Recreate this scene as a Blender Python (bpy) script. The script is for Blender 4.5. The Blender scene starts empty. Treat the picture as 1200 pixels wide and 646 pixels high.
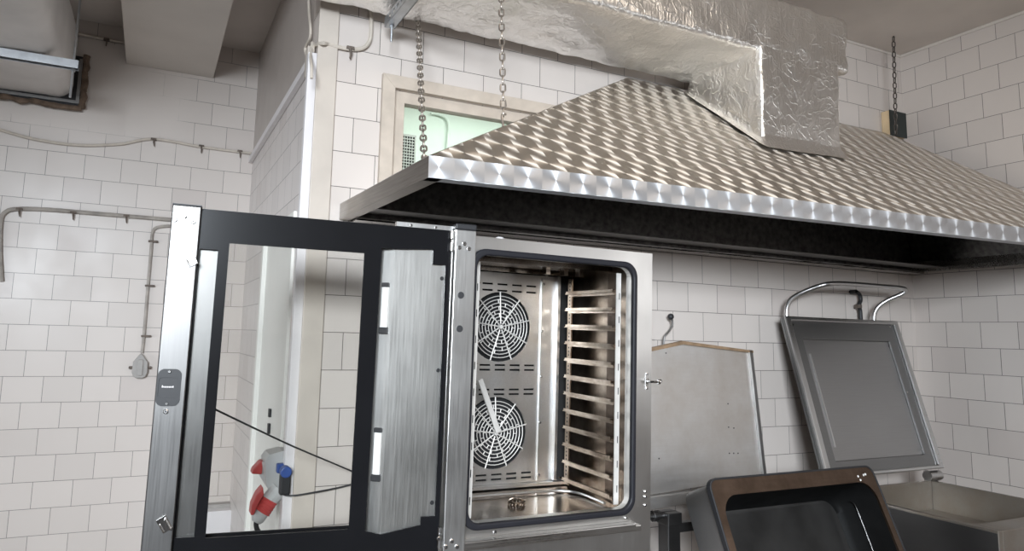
import bpy, bmesh, math, random
from mathutils import Vector, Matrix, noise
random.seed(7)
S = bpy.context.scene
COL = S.collection
PI = math.pi

# ---------------------------------------------------------------- camera, world, lights, exposure
CF, CX, CY = 808.42, 556.86, 289.20
YAW, PITCH, ROLL = 0.43618, 0.12785, -0.02468
CAM = Vector((0, 0, 1.55))
fw = Vector((math.sin(YAW)*math.cos(PITCH), math.cos(YAW)*math.cos(PITCH), math.sin(PITCH)))
rt = Vector((math.cos(YAW), -math.sin(YAW), 0))
dn = -rt.cross(fw)
cr, sr = math.cos(ROLL), math.sin(ROLL)
rt, dn = cr*rt + sr*dn, -sr*rt + cr*dn
cam_data = bpy.data.cameras.new('camera')
cam = bpy.data.objects.new('camera', cam_data)
COL.objects.link(cam)
m = Matrix((rt, -dn, -fw)).transposed().to_4x4()
m.translation = CAM
cam.matrix_world = m
cam_data.sensor_width = 36
cam_data.lens = CF/1200*36
cam_data.shift_x = (600-CX)/1200
cam_data.shift_y = (CY-323)/1200
cam_data.clip_start = 0.02
S.camera = cam

S.view_settings.view_transform = 'Standard'
S.view_settings.look = 'None'
S.view_settings.gamma = 1
S.view_settings.use_curve_mapping = False
S.view_settings.exposure = -0.05

W = bpy.data.worlds.new('world'); S.world = W; W.use_nodes = True
W.node_tree.nodes['Background'].inputs[0].default_value = (0.75, 0.85, 1.0, 1)
W.node_tree.nodes['Background'].inputs[1].default_value = 1.0

def area(name, loc, target, sx, sy, power, col):
    l = bpy.data.lights.new(name, 'AREA'); l.shape = 'RECTANGLE'; l.size = sx; l.size_y = sy
    l.energy = power; l.color = col
    o = bpy.data.objects.new(name, l); COL.objects.link(o)
    o.location = loc
    o.rotation_euler = (Vector(target)-Vector(loc)).to_track_quat('-Z', 'Y').to_euler()
    return o
# daylight entering by the high window behind the photographer and the side window, and the next room's ceiling lamp
sky = area('daylight_rear', (-1.60, -3.12, 2.60), (2.15, 3.2, .5), 1.8, 1.1, 135, (0.85, 0.925, 1.0))
sky.data.spread = math.radians(74)     # skylight falls inwards and down
area('daylight_side', (4.16, -1.4, 1.95), (1.0, -.6, 1.6), 1.9, 1.4, 19, (1.0, 0.965, 0.92))
low = area('left_fill_light', (-2.5, 3.2, 1.0), (.5, 3.9, .45), 1.6, 1.7, 24, (0.87, 0.935, 1.0))  # added fill for the lower left; the left wall has no opening
low.data.spread = math.radians(110)
area('hood_fill_light', (1.5, .8, 3.37), (1.5, .8, 0), 1.6, .6, 15, (1.0, .86, .72))  # unseen fill added above the hood to bring out its highlights
area('next_room_lamp', (2.2, 3.7, 3.3), (2.2, 3.7, 0), 1.6, 1.0, 38, (0.89, 1.0, 0.94))

def ray(x, y):
    return ((x-CX)/CF)*rt + ((y-CY)/CF)*dn + fw
def aty(x, y, Y):
    d = ray(x, y); return CAM + d*(Y/d.y)
def atx(x, y, X):
    d = ray(x, y); return CAM + d*(X/d.x)
def atz(x, y, Z):
    d = ray(x, y); return CAM + d*((Z-CAM.z)/d.z)

# ---------------------------------------------------------------- materials
class NT:
    def __init__(s, name):
        s.m = bpy.data.materials.new(name); s.m.use_nodes = True
        s.t = s.m.node_tree; s.p = s.t.nodes['Principled BSDF']; s.o = s.t.nodes['Material Output']
    def n(s, typ, ins=None, **kw):
        nd = s.t.nodes.new(typ)
        for k, v in kw.items(): setattr(nd, k, v)
        for k, v in (ins or {}).items():
            if isinstance(v, bpy.types.NodeSocket): s.t.links.new(v, nd.inputs[k])
            else: nd.inputs[k].default_value = v
        return nd
    def math(s, op, a, b=0.0, c=0.0):
        return s.n('ShaderNodeMath', {0: a, 1: b, 2: c}, operation=op).outputs[0]
    def set(s, **kw):
        for k, v in kw.items():
            k = k.replace('_', ' ')
            if isinstance(v, bpy.types.NodeSocket): s.t.links.new(v, s.p.inputs[k])
            else: s.p.inputs[k].default_value = v
        return s
    def mix(s, f, a, b):
        nd = s.n('ShaderNodeMix', data_type='RGBA')
        for i, v in ((0, f), (6, a), (7, b)):
            if isinstance(v, bpy.types.NodeSocket): s.t.links.new(v, nd.inputs[i])
            else: nd.inputs[i].default_value = v
        return nd.outputs[2]
    def ramp(s, f, stops):
        nd = s.n('ShaderNodeValToRGB', {0: f})
        e = nd.color_ramp.elements
        while len(e) < len(stops): e.new(0.5)
        for el, (p, c) in zip(e, stops): el.position = p; el.color = c if len(c) == 4 else (*c, 1)
        return nd.outputs[0]
    def bump(s, h, strength=0.2, dist=0.01):
        return s.n('ShaderNodeBump', {'Strength': strength, 'Distance': dist, 'Height': h}).outputs[0]
    def pos(s): return s.n('ShaderNodeNewGeometry').outputs['Position']
    def obj(s): return s.n('ShaderNodeTexCoord').outputs['Object']
    def noise(s, vec, scale, detail=3, rough=.5):
        return s.n('ShaderNodeTexNoise', {'Vector': vec, 'Scale': scale, 'Detail': detail, 'Roughness': rough}).outputs[0]

def c4(r, g=None, b=None):
    return (r, r, r, 1) if g is None else (r, g, b, 1)

def plain(name, col, rough=.5, metal=0, var=.08, scale=12, bump=0.0, spec=.5):
    t = NT(name); v = t.obj()
    nz = t.noise(v, scale, 4)
    a = tuple(min(1, c*(1-var)) for c in col); b = tuple(min(1, c*(1+var)) for c in col)
    t.set(Base_Color=t.ramp(nz, [(.3, a), (.7, b)]), Roughness=rough, Metallic=metal, Specular_IOR_Level=spec)
    if bump: t.set(Normal=t.bump(t.noise(v, scale*3, 5), bump, .005))
    return t.m

def steel(name, col=(.60, .59, .575), rough=.3, axis=(1, 60, 60), stain=None, var=.10, stain_scale=5, aniso=0.0):
    # brushed sheet steel: fine streaks along one axis, blotchy polish, optional grease
    t = NT(name); v = t.obj()
    mp = t.n('ShaderNodeMapping', {'Vector': v, 'Scale': tuple(3*a for a in axis)})
    streak = t.noise(mp.outputs[0], 2.2, 3)
    blot = t.noise(v, 3.5, 4)
    a = tuple(c*(1-var) for c in col); b = tuple(min(1, c*(1+var)) for c in col)
    base = t.ramp(streak, [(.25, a), (.75, b)])
    if stain:
        nz = t.noise(v, stain_scale, 6, .65)
        base = t.mix(t.ramp(nz, [(.35, c4(0)), (.68, c4(1))]), base, c4(*stain))
    r1 = t.math('MULTIPLY_ADD', streak, .16, rough-.08)
    r2 = t.math('MULTIPLY_ADD', blot, .22, t_add(t, r1, -.11))
    t.set(Base_Color=base, Metallic=1.0, Roughness=r2, Normal=t.bump(streak, .02, .002))
    return t.m
def t_add(t, s, v): return t.math('ADD', s, v)

def tiles(name, u_axis, bw, u0, painted=False, above=None, tone=(.60, .542, .50), grout=(.10, .092, .085)):
    # glazed wall tiles laid in half bond, 14.5 cm rows; courses run level round the room
    t = NT(name); p = t.pos()
    sp = t.n('ShaderNodeSeparateXYZ', {0: p})
    u = t.math('ADD', sp.outputs[u_axis], -u0 + 60*bw)
    rh = .1455
    vv = t.math('ADD', sp.outputs[2], -(1.548-12*rh))
    wob = t.noise(p, 2.2, 2)
    vw = t.math('MULTIPLY_ADD', wob, .004, t.math('ADD', vv, -.002))
    vec = t.n('ShaderNodeCombineXYZ', {0: u, 1: vw}).outputs[0]
    br = t.n('ShaderNodeTexBrick', {'Vector': vec, 'Color1': c4(*[c*.95 for c in tone]), 'Color2': c4(*[min(1, c*1.04) for c in tone]),
             'Mortar': c4(*grout), 'Scale': 1.0, 'Mortar Size': .0014, 'Mortar Smooth': .15, 'Bias': .25, 'Brick Width': bw, 'Row Height': rh})
    br.offset = .5; br.offset_frequency = 2
    # a few odd tiles replaced with pinker and greyer ones
    br2 = t.n('ShaderNodeTexBrick', {'Vector': vec, 'Color1': c4(1), 'Color2': c4(0), 'Mortar': c4(1), 'Scale': 1.0,
              'Mortar Size': 0.0, 'Bias': 0.0, 'Brick Width': bw, 'Row Height': rh})
    br2.offset = .5
    odd = t.ramp(br2.outputs[0], [(.0, c4(1)), (.06, c4(1)), (.09, c4(0)), (1, c4(0))])
    gre = t.math('SUBTRACT', 1.0, br.outputs[1])
    col = t.mix(t.math('MULTIPLY', odd, t.math('MULTIPLY', gre, .45)), br.outputs[0], c4(.49, .43, .40))
    dirt = t.noise(p, 1.3, 5, .6)
    col = t.mix(t.ramp(dirt, [(.45, c4(0)), (.8, c4(.22))]), col, c4(.52, .46, .41))
    fac = br.outputs[1]
    if painted:
        # lime wash slapped over the top courses, ragged at its edge
        nx = t.math('MULTIPLY_ADD', t.noise(p, 3.0, 4), .7, -.35)
        xx = t.math('ADD', sp.outputs[0], nx)
        zz = t.math('ADD', sp.outputs[2], t.math('MULTIPLY', nx, .25))
        a = t.n('ShaderNodeMapRange', {0: xx, 1: .22, 2: -.02}); b = t.n('ShaderNodeMapRange', {0: zz, 1: 2.64, 2: 2.76})
        c = t.n('ShaderNodeMapRange', {0: sp.outputs[2], 1: 3.285, 2: 3.278})
        mk = t.math('MULTIPLY', t.math('MULTIPLY', a.outputs[0], b.outputs[0]), c.outputs[0])
        col = t.mix(mk, col, c4(.62, .56, .515)); fac = t.math('MULTIPLY', fac, t.math('SUBTRACT', 1.0, mk))
    if above is not None:
        mk = t.n('ShaderNodeMapRange', {0: sp.outputs[2], 1: above-.004, 2: above}).outputs[0]
        pl = t.mix(t.noise(p, 6, 5), c4(.40, .355, .325), c4(.47, .42, .385))
        col = t.mix(mk, col, pl); fac = t.math('MULTIPLY', fac, t.math('SUBTRACT', 1.0, mk))
    h = t.math('MULTIPLY_ADD', t.noise(p, 9, 2), .12, t.math('MULTIPLY', fac, -1.0))
    t.set(Base_Color=col, Roughness=t.math('MULTIPLY_ADD', t.noise(p, 4, 3), .25, .22), Normal=t.bump(h, .35, .002), Specular_IOR_Level=.42)
    return t.m

def swirl(name, t1, t2, cw=.094, ch=.106, org=None, an=.74, lo=(.60, .55, .49), hi=(.76, .705, .635)):
    # engine-turned sheet: overlapping circular brush spots, brushing direction turns about every spot
    t = NT(name)
    if org is None:
        uv = t.n('ShaderNodeTexCoord').outputs['UV']
    else:
        q = t.n('ShaderNodeVectorMath', {0: t.pos(), 1: org}, operation='SUBTRACT').outputs[0]
        dt = lambda v_: t.n('ShaderNodeVectorMath', {0: q, 1: v_}, operation='DOT_PRODUCT').outputs['Value']
        uv = t.n('ShaderNodeCombineXYZ', {0: dt(t1), 1: dt(t2)}).outputs[0]
    sp = t.n('ShaderNodeSeparateXYZ', {0: uv})
    v = t.math('DIVIDE', sp.outputs[1], ch); row = t.math('FLOOR', v)
    sh = t.math('MULTIPLY', t.math('MODULO', t.math('ADD', row, 200), 2.0), .5)
    jit = t.n('ShaderNodeTexWhiteNoise', {'W': row}, noise_dimensions='1D').outputs[0]
    u = t.math('ADD', t.math('ADD', t.math('DIVIDE', sp.outputs[0], cw), sh), t.math('MULTIPLY_ADD', jit, .3, 100.0))
    fu = t.math('SUBTRACT', t.math('FRACT', u), .5); fv = t.math('SUBTRACT', t.math('FRACT', v), .5)
    x = t.math('MULTIPLY', fu, cw); y = t.math('MULTIPLY', fv, ch)
    # tangent = circle direction (-y, x)
    a = t.n('ShaderNodeVectorMath', {0: t1, 'Scale': t.math('MULTIPLY', y, -1.0)}, operation='SCALE').outputs[0]
    b = t.n('ShaderNodeVectorMath', {0: t2, 'Scale': x}, operation='SCALE').outputs[0]
    tg = t.n('ShaderNodeVectorMath', {0: t.n('ShaderNodeVectorMath', {0: a, 1: b}, operation='ADD').outputs[0]}, operation='NORMALIZE').outputs[0]
    rad = t.math('SQRT', t.math('ADD', t.math('MULTIPLY', x, x), t.math('MULTIPLY', y, y)))
    ring = t.noise(t.n('ShaderNodeCombineXYZ', {0: t.math('MULTIPLY', rad, 900.0), 1: t.math('FLOOR', u), 2: row}).outputs[0], 1.0, 2)
    cell = t.n('ShaderNodeTexWhiteNoise', {'Vector': t.n('ShaderNodeCombineXYZ', {0: t.math('FLOOR', u), 1: row}).outputs[0]}).outputs[0]
    # every spot is faintly dished: the surface tilts to and fro in four sectors around its centre
    th = t.math('ARCTAN2', y, x)
    sec = t.math('SINE', t.math('MULTIPLY_ADD', th, 2.0, t.math('MULTIPLY_ADD', cell, .5, -.25)))
    sec2 = t.math('COSINE', t.math('MULTIPLY_ADD', th, 2.0, .4))
    vs = lambda v_, k: t.n('ShaderNodeVectorMath', {0: v_, 'Scale': k}, operation='SCALE').outputs[0]
    va = lambda a_, b_: t.n('ShaderNodeVectorMath', {0: a_, 1: b_}, operation='ADD').outputs[0]
    nn = va(t.n('ShaderNodeNewGeometry').outputs['Normal'], va(vs(t2, t.math('MULTIPLY', sec, .07)), vs(t1, t.math('MULTIPLY', sec2, .05))))
    nn = t.n('ShaderNodeVectorMath', {0: nn}, operation='NORMALIZE').outputs[0]
    t.set(Base_Color=t.mix(ring, c4(*lo), c4(*hi)), Metallic=1.0,
          Roughness=t.math('MULTIPLY_ADD', cell, .05, .52), Anisotropic=an, Tangent=tg, Normal=nn)
    return t.m

def foil(name):
    t = NT(name); v = t.obj()
    wv = t.n('ShaderNodeVectorMath', {0: v, 1: t.n('ShaderNodeTexNoise', {'Vector': v, 'Scale': 6.0, 'Detail': 3.0}).outputs[1]}, operation='ADD').outputs[0]
    big = t.n('ShaderNodeTexVoronoi', {'Vector': wv, 'Scale': 7.0}, feature='DISTANCE_TO_EDGE').outputs[0]
    r1 = t.ramp(big, [(0, c4(1)), (.12, c4(0)), (1, c4(0))])
    st = t.n('ShaderNodeMapping', {'Vector': v, 'Scale': (30, 16, 4)}).outputs[0]
    wr = t.noise(st, 1.0, 5, .65)
    fine = t.noise(v, 40, 3, .5)
    h = t.math('ADD', t.math('MULTIPLY', wr, 1.0), t.math('MULTIPLY_ADD', fine, .12, t.math('MULTIPLY', r1, .18)))
    t.set(Base_Color=t.mix(wr, c4(.86, .84, .81), c4(.96, .945, .92)), Metallic=1.0, Roughness=.31, Normal=t.bump(h, .36, .02))
    return t.m

def thin_glass(name, tint=(.97, .98, .975), refl=1.0):
    t = NT(name)
    tr = t.n('ShaderNodeBsdfTransparent', {0: c4(*tint)}); gl = t.n('ShaderNodeBsdfGlossy', {0: c4(.9), 'Roughness': .03})
    fr = t.n('ShaderNodeFresnel', {'IOR': 1.45})
    mx = t.n('ShaderNodeMixShader', {0: t.math('MULTIPLY', fr.outputs[0], refl), 1: tr.outputs[0], 2: gl.outputs[0]})
    t.t.links.new(mx.outputs[0], t.o.inputs[0])
    return t.m

M = {}
M['tile_back'] = tiles('tiles_back', 0, .195, -.0855)
M['tile_right'] = tiles('tiles_right', 1, .186, .007)
M['tile_left'] = tiles('tiles_far', 0, .1965, -.128, painted=True, grout=(.17, .16, .15))
M['tile_side'] = tiles('tiles_side', 1, .186, .05, above=2.655, tone=(.62, .575, .55))
M['plaster'] = plain('plaster_ceiling', (.60, .545, .50), .85, 0, .05, 4, .15)
M['plaster_beam'] = plain('plaster_beam', (.62, .57, .52), .85, 0, .04, 4, .12)
def two_tone_wall():
    # unseen wall behind the photographer, pale over dark split added for reflections in the steel
    t = NT('two_tone_wall'); p = t.pos(); z = t.n('ShaderNodeSeparateXYZ', {0: p}).outputs[2]
    mk = t.n('ShaderNodeMapRange', {0: z, 1: 1.44, 2: 1.46}).outputs[0]
    t.set(Base_Color=t.mix(mk, c4(.09, .08, .075), t.mix(t.noise(p, 3, 3), c4(.58, .53, .48), c4(.66, .61, .56))), Roughness=.6)
    return t.m
M['dark_wall'] = two_tone_wall()
M['floor'] = plain('floor_quarry_tile', (.10, .085, .075), .45, 0, .15, 6, .05)
M['cream'] = plain('cream_paint', (.54, .48, .42), .5, 0, .06, 9, .08)
M['cream_dark'] = plain('cream_paint_worn', (.50, .43, .36), .55, 0, .10, 14, .10)
M['white_pl'] = plain('white_plastic', (.72, .69, .69), .4, 0, .03, 8)
M['door_paint'] = plain('door_paint', (.80, .79, .745), .4, 0, .03, 3)
M['mint'] = plain('mint_wall', (.80, .88, .82), .7, 0, .03, 3)
M['steel'] = steel('brushed_steel', (.52, .51, .50), axis=(60, 60, 1), rough=.32, var=.05)
M['steel_stile'] = steel('stile_steel', (.175, .171, .167), axis=(60, 60, 1), rough=.37, var=.05)
M['steel_h'] = steel('brushed_steel_level', axis=(1, 60, 60), rough=.30)
M['steel_front'] = steel('oven_front_steel', (.60, .59, .575), .36, (60, 60, 1), var=.03)
M['steel_in'] = steel('oven_liner_steel', (.50, .46, .42), .22, (60, 60, 1), stain=(.20, .145, .10), stain_scale=4)
M['steel_baffle'] = steel('baffle_steel', (.60, .605, .61), .38, (30, 1, 30), stain=(.56, .54, .51), stain_scale=5)
M['steel_brown'] = steel('grease_browned_steel', (.30, .245, .195), .34, (60, 60, 1), stain=(.11, .075, .05), stain_scale=6)
M['runner'] = steel('worn_runner_steel', (.44, .37, .30), .36, (60, 1, 60), stain=(.16, .11, .075), stain_scale=9)
M['post_dark'] = steel('browned_post_steel', (.13, .095, .07), .42, (60, 60, 1), stain=(.06, .04, .03), stain_scale=8)
M['steel_dark'] = steel('lid_steel', (.24, .237, .235), .42, (1, 60, 60), var=.05)
M['steel_lid_in'] = steel('lid_inner_steel', (.35, .342, .337), .38, (1, 60, 60), var=.05)
M['steel_panel'] = steel('matt_panel_steel', (.80, .79, .78), .46, (1, 25, 25), var=.04, stain=(.62, .57, .52), stain_scale=2)
M['steel_hood_in'] = steel('shaded_hood_steel', (.15, .142, .135), .42, (6, 6, 6), var=.45)  # mottled steel; shade under the canopy is put into its dark colour
M['steel_rim'] = steel('hood_rim_steel', (.52, .50, .48), .28, (1, 40, 40), var=.18)
M['steel_pan'] = steel('pan_outside_steel', (.13, .128, .128), .42, (1, 60, 60), var=.05)
M['steel_basin'] = steel('basin_steel', (.38, .355, .325), .45, (1, 50, 50), var=.05, stain=(.33, .285, .235), stain_scale=4)
M['steel_pan_body'] = steel('pan_body_steel', (.34, .335, .33), .5, (1, 60, 60), var=.05)
M['pan_rim'] = steel('burnt_grease_rim', (.15, .105, .078), .42, (1, 12, 12), stain=(.085, .058, .042), var=.12, stain_scale=7)
M['pan_black'] = plain('seasoned_pan_black', (.006, .006, .006), .5, 0, .3, 9, .05, .06)
M['pan_floor'] = plain('seasoned_pan_floor', (.015, .0145, .014), .42, 0, .6, 5, .10, .35)
M['black'] = plain('black_glass_print', (.008, .008, .009), .25, 0, .1, 5, 0, .12)
M['black_matt'] = plain('black_plastic', (.018, .018, .02), .5, 0, .1, 9)
M['rubber'] = plain('gasket_rubber', (.008, .008, .012), .55, 0, .1, 9)
M['dark'] = plain('dark_cavity', (.006, .006, .006), .8, 0, .1, 9)
M['chain'] = plain('galvanised_chain', (.36, .32, .28), .45, .85, .3, 40)
M['chain_dark'] = plain('rusty_dark_chain', (.09, .075, .065), .5, .7, .3, 40)
M['galv'] = plain('galvanised_strut', (.50, .52, .54), .38, .9, .12, 20)
M['foil'] = foil('aluminium_foil_lagging')
M['canvas'] = plain('painted_canvas', (.74, .71, .685), .6, 0, .07, 5, .3)
M['foam'] = plain('brown_foam', (.15, .105, .075), .95, 0, .4, 25, .9)
M['cable'] = plain('painted_cable', (.56, .50, .43), .6, 0, .12, 20)
M['cable_grey'] = plain('dirty_grey_cable', (.36, .325, .29), .6, 0, .25, 15)
M['clip'] = plain('rusty_clip', (.15, .12, .10), .7, .2, .35, 30)
M['cable_black'] = plain('black_cable', (.03, .03, .032), .5, 0, .2, 20)
M['grey_pl'] = plain('grey_plastic', (.52, .52, .51), .45, 0, .04, 10)
M['grey_box'] = plain('grey_junction_plastic', (.34, .32, .30), .5, 0, .08, 20)
M['red_pl'] = plain('red_plastic', (.55, .075, .07), .4, 0, .08, 10)
M['blue_pl'] = plain('blue_plastic', (.035, .08, .28), .4, 0, .08, 10)
M['chrome'] = plain('polished_steel', (.75, .74, .73), .15, 1, .05, 10)
M['wire'] = plain('wire_steel', (.66, .635, .60), .6, .5, .05, 20)
M['screw'] = plain('screw_steel', (.55, .54, .53), .25, 1, .1, 30)
M['lamp_lens'] = plain('lamp_lens', (.75, .74, .72), .2, 0, .05, 30)
M['tan'] = plain('bare_wood', (.62, .47, .29), .7, 0, .1, 12)
M['greenblack'] = plain('green_black_board', (.018, .024, .022), .55, 0, .2, 12)
M['pink'] = plain('pink_plaster', (.62, .44, .36), .8, 0, .15, 25, .3)
M['brown_edge'] = plain('rusty_edge', (.30, .20, .12), .6, .2, .3, 15)
M['glass'] = thin_glass('door_glass', (.955, .955, .95), .4)
M['win_glass'] = thin_glass('window_glass', (.97, .98, .97), .6)

# ---------------------------------------------------------------- mesh helpers
def link(name, bm, mats, parent=None, smooth=False, bevel=0.0, seg=2):
    me = bpy.data.meshes.new(name)
    bmesh.ops.recalc_face_normals(bm, faces=bm.faces)
    bm.to_mesh(me); bm.free()
    for mm in (mats if isinstance(mats, (list, tuple)) else [mats]): me.materials.append(mm)
    o = bpy.data.objects.new(name, me); COL.objects.link(o)
    if parent: o.parent = parent
    if smooth:
        for p in me.polygons: p.use_smooth = True
        me.set_sharp_from_angle(angle=math.radians(40))
    if bevel:
        b = o.modifiers.new('bevel', 'BEVEL'); b.width = bevel; b.segments = seg; b.limit_method = 'ANGLE'; b.angle_limit = math.radians(50)
    return o
def tag(o, label=None, cat=None, group=None, kind=None):
    if label: o['label'] = label
    if cat: o['category'] = cat
    if group: o['group'] = group
    if kind: o['kind'] = kind
    return o
def empty(name, loc, label, cat, group=None, rot=None):
    o = bpy.data.objects.new(name, None); COL.objects.link(o); o.location = loc
    o.empty_display_size = .05
    if rot: o.rotation_euler = rot
    return tag(o, label, cat, group)
B = bmesh.new
def box(bm, x0, x1, y0, y1, z0, z1, mi=0, mat=None):
    vs = [bm.verts.new(v) for v in ((x0,y0,z0),(x1,y0,z0),(x1,y1,z0),(x0,y1,z0),(x0,y0,z1),(x1,y0,z1),(x1,y1,z1),(x0,y1,z1))]
    fs = []
    for f in ((0,3,2,1),(4,5,6,7),(0,1,5,4),(1,2,6,5),(2,3,7,6),(3,0,4,7)):
        fc = bm.faces.new([vs[i] for i in f]); fc.material_index = mi; fs.append(fc)
    if mat is not None:
        for v in vs: v.co = mat @ v.co
    return vs
def hexa(bm, pts, mi=0):
    # eight corners in box order: four of the bottom, four of the top
    vs = [bm.verts.new(p) for p in pts]
    for f in ((0,3,2,1),(4,5,6,7),(0,1,5,4),(1,2,6,5),(2,3,7,6),(3,0,4,7)):
        bm.faces.new([vs[i] for i in f]).material_index = mi
    return vs
def tube(bm, pts, r, n=10, closed=False, mi=0, caps=True):
    pts = [Vector(p) for p in pts]; N = len(pts)
    rings = []; prev = None
    for i, p in enumerate(pts):
        if closed: d = pts[(i+1) % N]-pts[i-1]
        else: d = pts[min(i+1, N-1)]-pts[max(i-1, 0)]
        d.normalize()
        if prev is None:
            up = Vector((0,0,1)) if abs(d.z) < .9 else Vector((1,0,0))
            a = d.cross(up).normalized()
        else:
            a = (prev - d*prev.dot(d)); a = a.normalized() if a.length > 1e-6 else d.orthogonal().normalized()
        prev = a; b = d.cross(a)
        rr = r[i] if isinstance(r, (list, tuple)) else r
        rings.append([bm.verts.new(p + rr*(math.cos(2*PI*k/n)*a + math.sin(2*PI*k/n)*b)) for k in range(n)])
    rng = range(N) if closed else range(N-1)
    for i in rng:
        A, C2 = rings[i], rings[(i+1) % N]
        for k in range(n):
            f = bm.faces.new((A[k], A[(k+1) % n], C2[(k+1) % n], C2[k])); f.material_index = mi
    if not closed and caps:
        bm.faces.new(rings[0]).material_index = mi; bm.faces.new(rings[-1]).material_index = mi
def smoothpath(pts, k=6):
    # Catmull-Rom through the points
    P = [Vector(p) for p in pts]; out = []
    for i in range(len(P)-1):
        a, b, c, d = P[max(i-1,0)], P[i], P[i+1], P[min(i+2,len(P)-1)]
        for j in range(k):
            t = j/k
            out.append(.5*((2*b)+(c-a)*t+(2*a-5*b+4*c-d)*t*t+(3*b-a-3*c+d)*t**3))
    out.append(P[-1]); return out
def rrect(x0, x1, z0, z1, r, n=6):
    out = []
    for cx, cz, a0 in ((x1-r, z1-r, 0), (x0+r, z1-r, 90), (x0+r, z0+r, 180), (x1-r, z0+r, 270)):
        for k in range(n+1):
            a = math.radians(a0+90*k/n); out.append((cx+r*math.cos(a), cz+r*math.sin(a)))
    return out
def circ(cx, cz, r, n=24): return [(cx+r*math.cos(2*PI*k/n), cz+r*math.sin(2*PI*k/n)) for k in range(n)]
def rect(x0, x1, z0, z1): return [(x0,z0),(x1,z0),(x1,z1),(x0,z1)]
def plate(bm, outer, holes, y0, y1, mi=0, mapf=None):
    # a sheet in the local x-z plane from y0 to y1, with holes cut through
    mapf = mapf or (lambda x, z, y: (x, y, z))
    loops = [outer]+list(holes); edges = []; vl = []
    for lp in loops:
        vs = [bm.verts.new((x, z, 0)) for x, z in lp]; vl.append(vs)
        for i in range(len(vs)): edges.append(bm.edges.new((vs[i], vs[(i+1) % len(vs)])))
    res = bmesh.ops.triangle_fill(bm, use_beauty=True, use_dissolve=False, edges=edges, normal=(0,0,1))
    faces = [f for f in res['geom'] if isinstance(f, bmesh.types.BMFace)]
    back = {}
    allv = [v for vs in vl for v in vs]
    flat = {v: (v.co.x, v.co.y) for v in allv}
    for v in allv: back[v] = bm.verts.new(mapf(*flat[v], y1))
    for v in allv: v.co = Vector(mapf(*flat[v], y0))
    for f in faces:
        f.material_index = mi
        bm.faces.new([back[v] for v in reversed(f.verts)]).material_index = mi
    for vs in vl:
        for i in range(len(vs)):
            a, b = vs[i], vs[(i+1) % len(vs)]
            bm.faces.new((a, b, back[b], back[a])).material_index = mi
def prism(bm, poly, y0, y1, mi=0, mapf=None): plate(bm, poly, [], y0, y1, mi, mapf)
def ball(bm, c, r, n=14, squash=(1,1,1), mi=0):
    res = bmesh.ops.create_uvsphere(bm, u_segments=n, v_segments=n//2+2, radius=r)
    for v in res['verts']: v.co = Vector((v.co.x*squash[0], v.co.y*squash[1], v.co.z*squash[2]))+Vector(c)
    for f in {f for v in res['verts'] for f in v.link_faces}: f.material_index = mi
def cyl(bm, a, b, r, n=16, mi=0): tube(bm, [a, b], r, n, mi=mi)
def screw_head(bm, x, y, z, r=.006):
    tube(bm, [(x, y, z), (x, y-.003, z), (x, y-.0045, z)], [r, r, r*.7], 10)
    tube(bm, [(x, y-.0046, z), (x, y-.0048, z)], r*.35, 6, mi=1)

# ---------------------------------------------------------------- room shell
YB, XR, YL, XS, ZC, XL, YF = 2.70, 4.24, 4.66, .535, 3.40, -2.6, -3.2
def struct(name, bm, mat, parent=None, **k):
    o = link(name, bm, mat, parent, **k)
    if parent is None: o['kind'] = 'structure'
    return o
bm = B(); box(bm, XL-.15, XR+.15, YF-.15, 5.2, -.12, 0); struct('floor', bm, M['floor'])
bm = B(); box(bm, XL-.15, XR+.15, YF-.15, 5.2, ZC, ZC+.12); struct('ceiling', bm, M['plaster'])
WX0, WX1, WZ0, WZ1 = .86, 2.00, 2.13, 2.575
bm = B(); plate(bm, rect(XS, XR, 0, ZC), [rect(WX0, WX1, WZ0, WZ1)], YB, YB+.13); struct('wall_back', bm, M['tile_back'])
bm = B(); plate(bm, [(-3.35, 0), (-1.9, 0), (-1.9, 0), (YB, 0), (YB, ZC), (-3.35, ZC)][:2]+[(YB, 0), (YB, ZC), (-3.35, ZC)],
                [rect(-2.4, -.4, 1.2, 2.7)], XR, XR+.12, mapf=lambda u, z, d: (d, u, z)); struct('wall_right', bm, M['tile_right'])
bm = B(); box(bm, XL, XS+.1, YL, YL+.12, 0, ZC); struct('wall_far', bm, M['tile_left'])
D0, D1, DZ = 2.965, 3.86, 2.06
bm = B(); plate(bm, [(YB+.13, 0), (D0, 0), (D0, DZ), (D1, DZ), (D1, 0), (YL, 0), (YL, ZC), (YB+.13, ZC)], [], XS, XS+.1,
                mapf=lambda u, z, d: (d, u, z)); struct('wall_side', bm, M['tile_side'])
bm = B(); box(bm, XL-.12, XL, YF, YL, 0, ZC); struct('wall_left', bm, M['plaster'])
bm = B(); plate(bm, rect(XL, XR, 0, ZC), [rect(-2.5, -.65, 2.02, 3.18)], YF-.12, YF); struct('wall_front', bm, M['dark_wall'])
# next room seen through the window
bm = B(); box(bm, XS+.1, XR+.1, 4.62, 4.72, 0, ZC); struct('wall_next_room', bm, M['mint'])
bm = B(); box(bm, XR, XR+.1, YB+.13, 4.62, 0, ZC); struct('wall_next_room_end', bm, M['mint'])
# dropped beam, corner post
bm = B(); box(bm, -.252, .257, YF, YL, 3.172, ZC); struct('trim_1', bm, M['plaster_beam'], bevel=.004)
bm = B(); box(bm, XS-.004, .612, YB-.014, YB, 0, ZC); struct('trim_2', bm, M['cream'], bevel=.003)
# the lime ridge where wall meets ceiling
bm = B()
tube(bm, [(x, YB-.002, ZC-.004) for x in (2.9, 3.3, 3.8, XR)], .010, 6); tube(bm, [(XR-.002, y, ZC-.004) for y in (YB, 2.2, 1.6, 1.0)], .012, 6)
struct('trim_3', bm, M['plaster_beam'])

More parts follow.
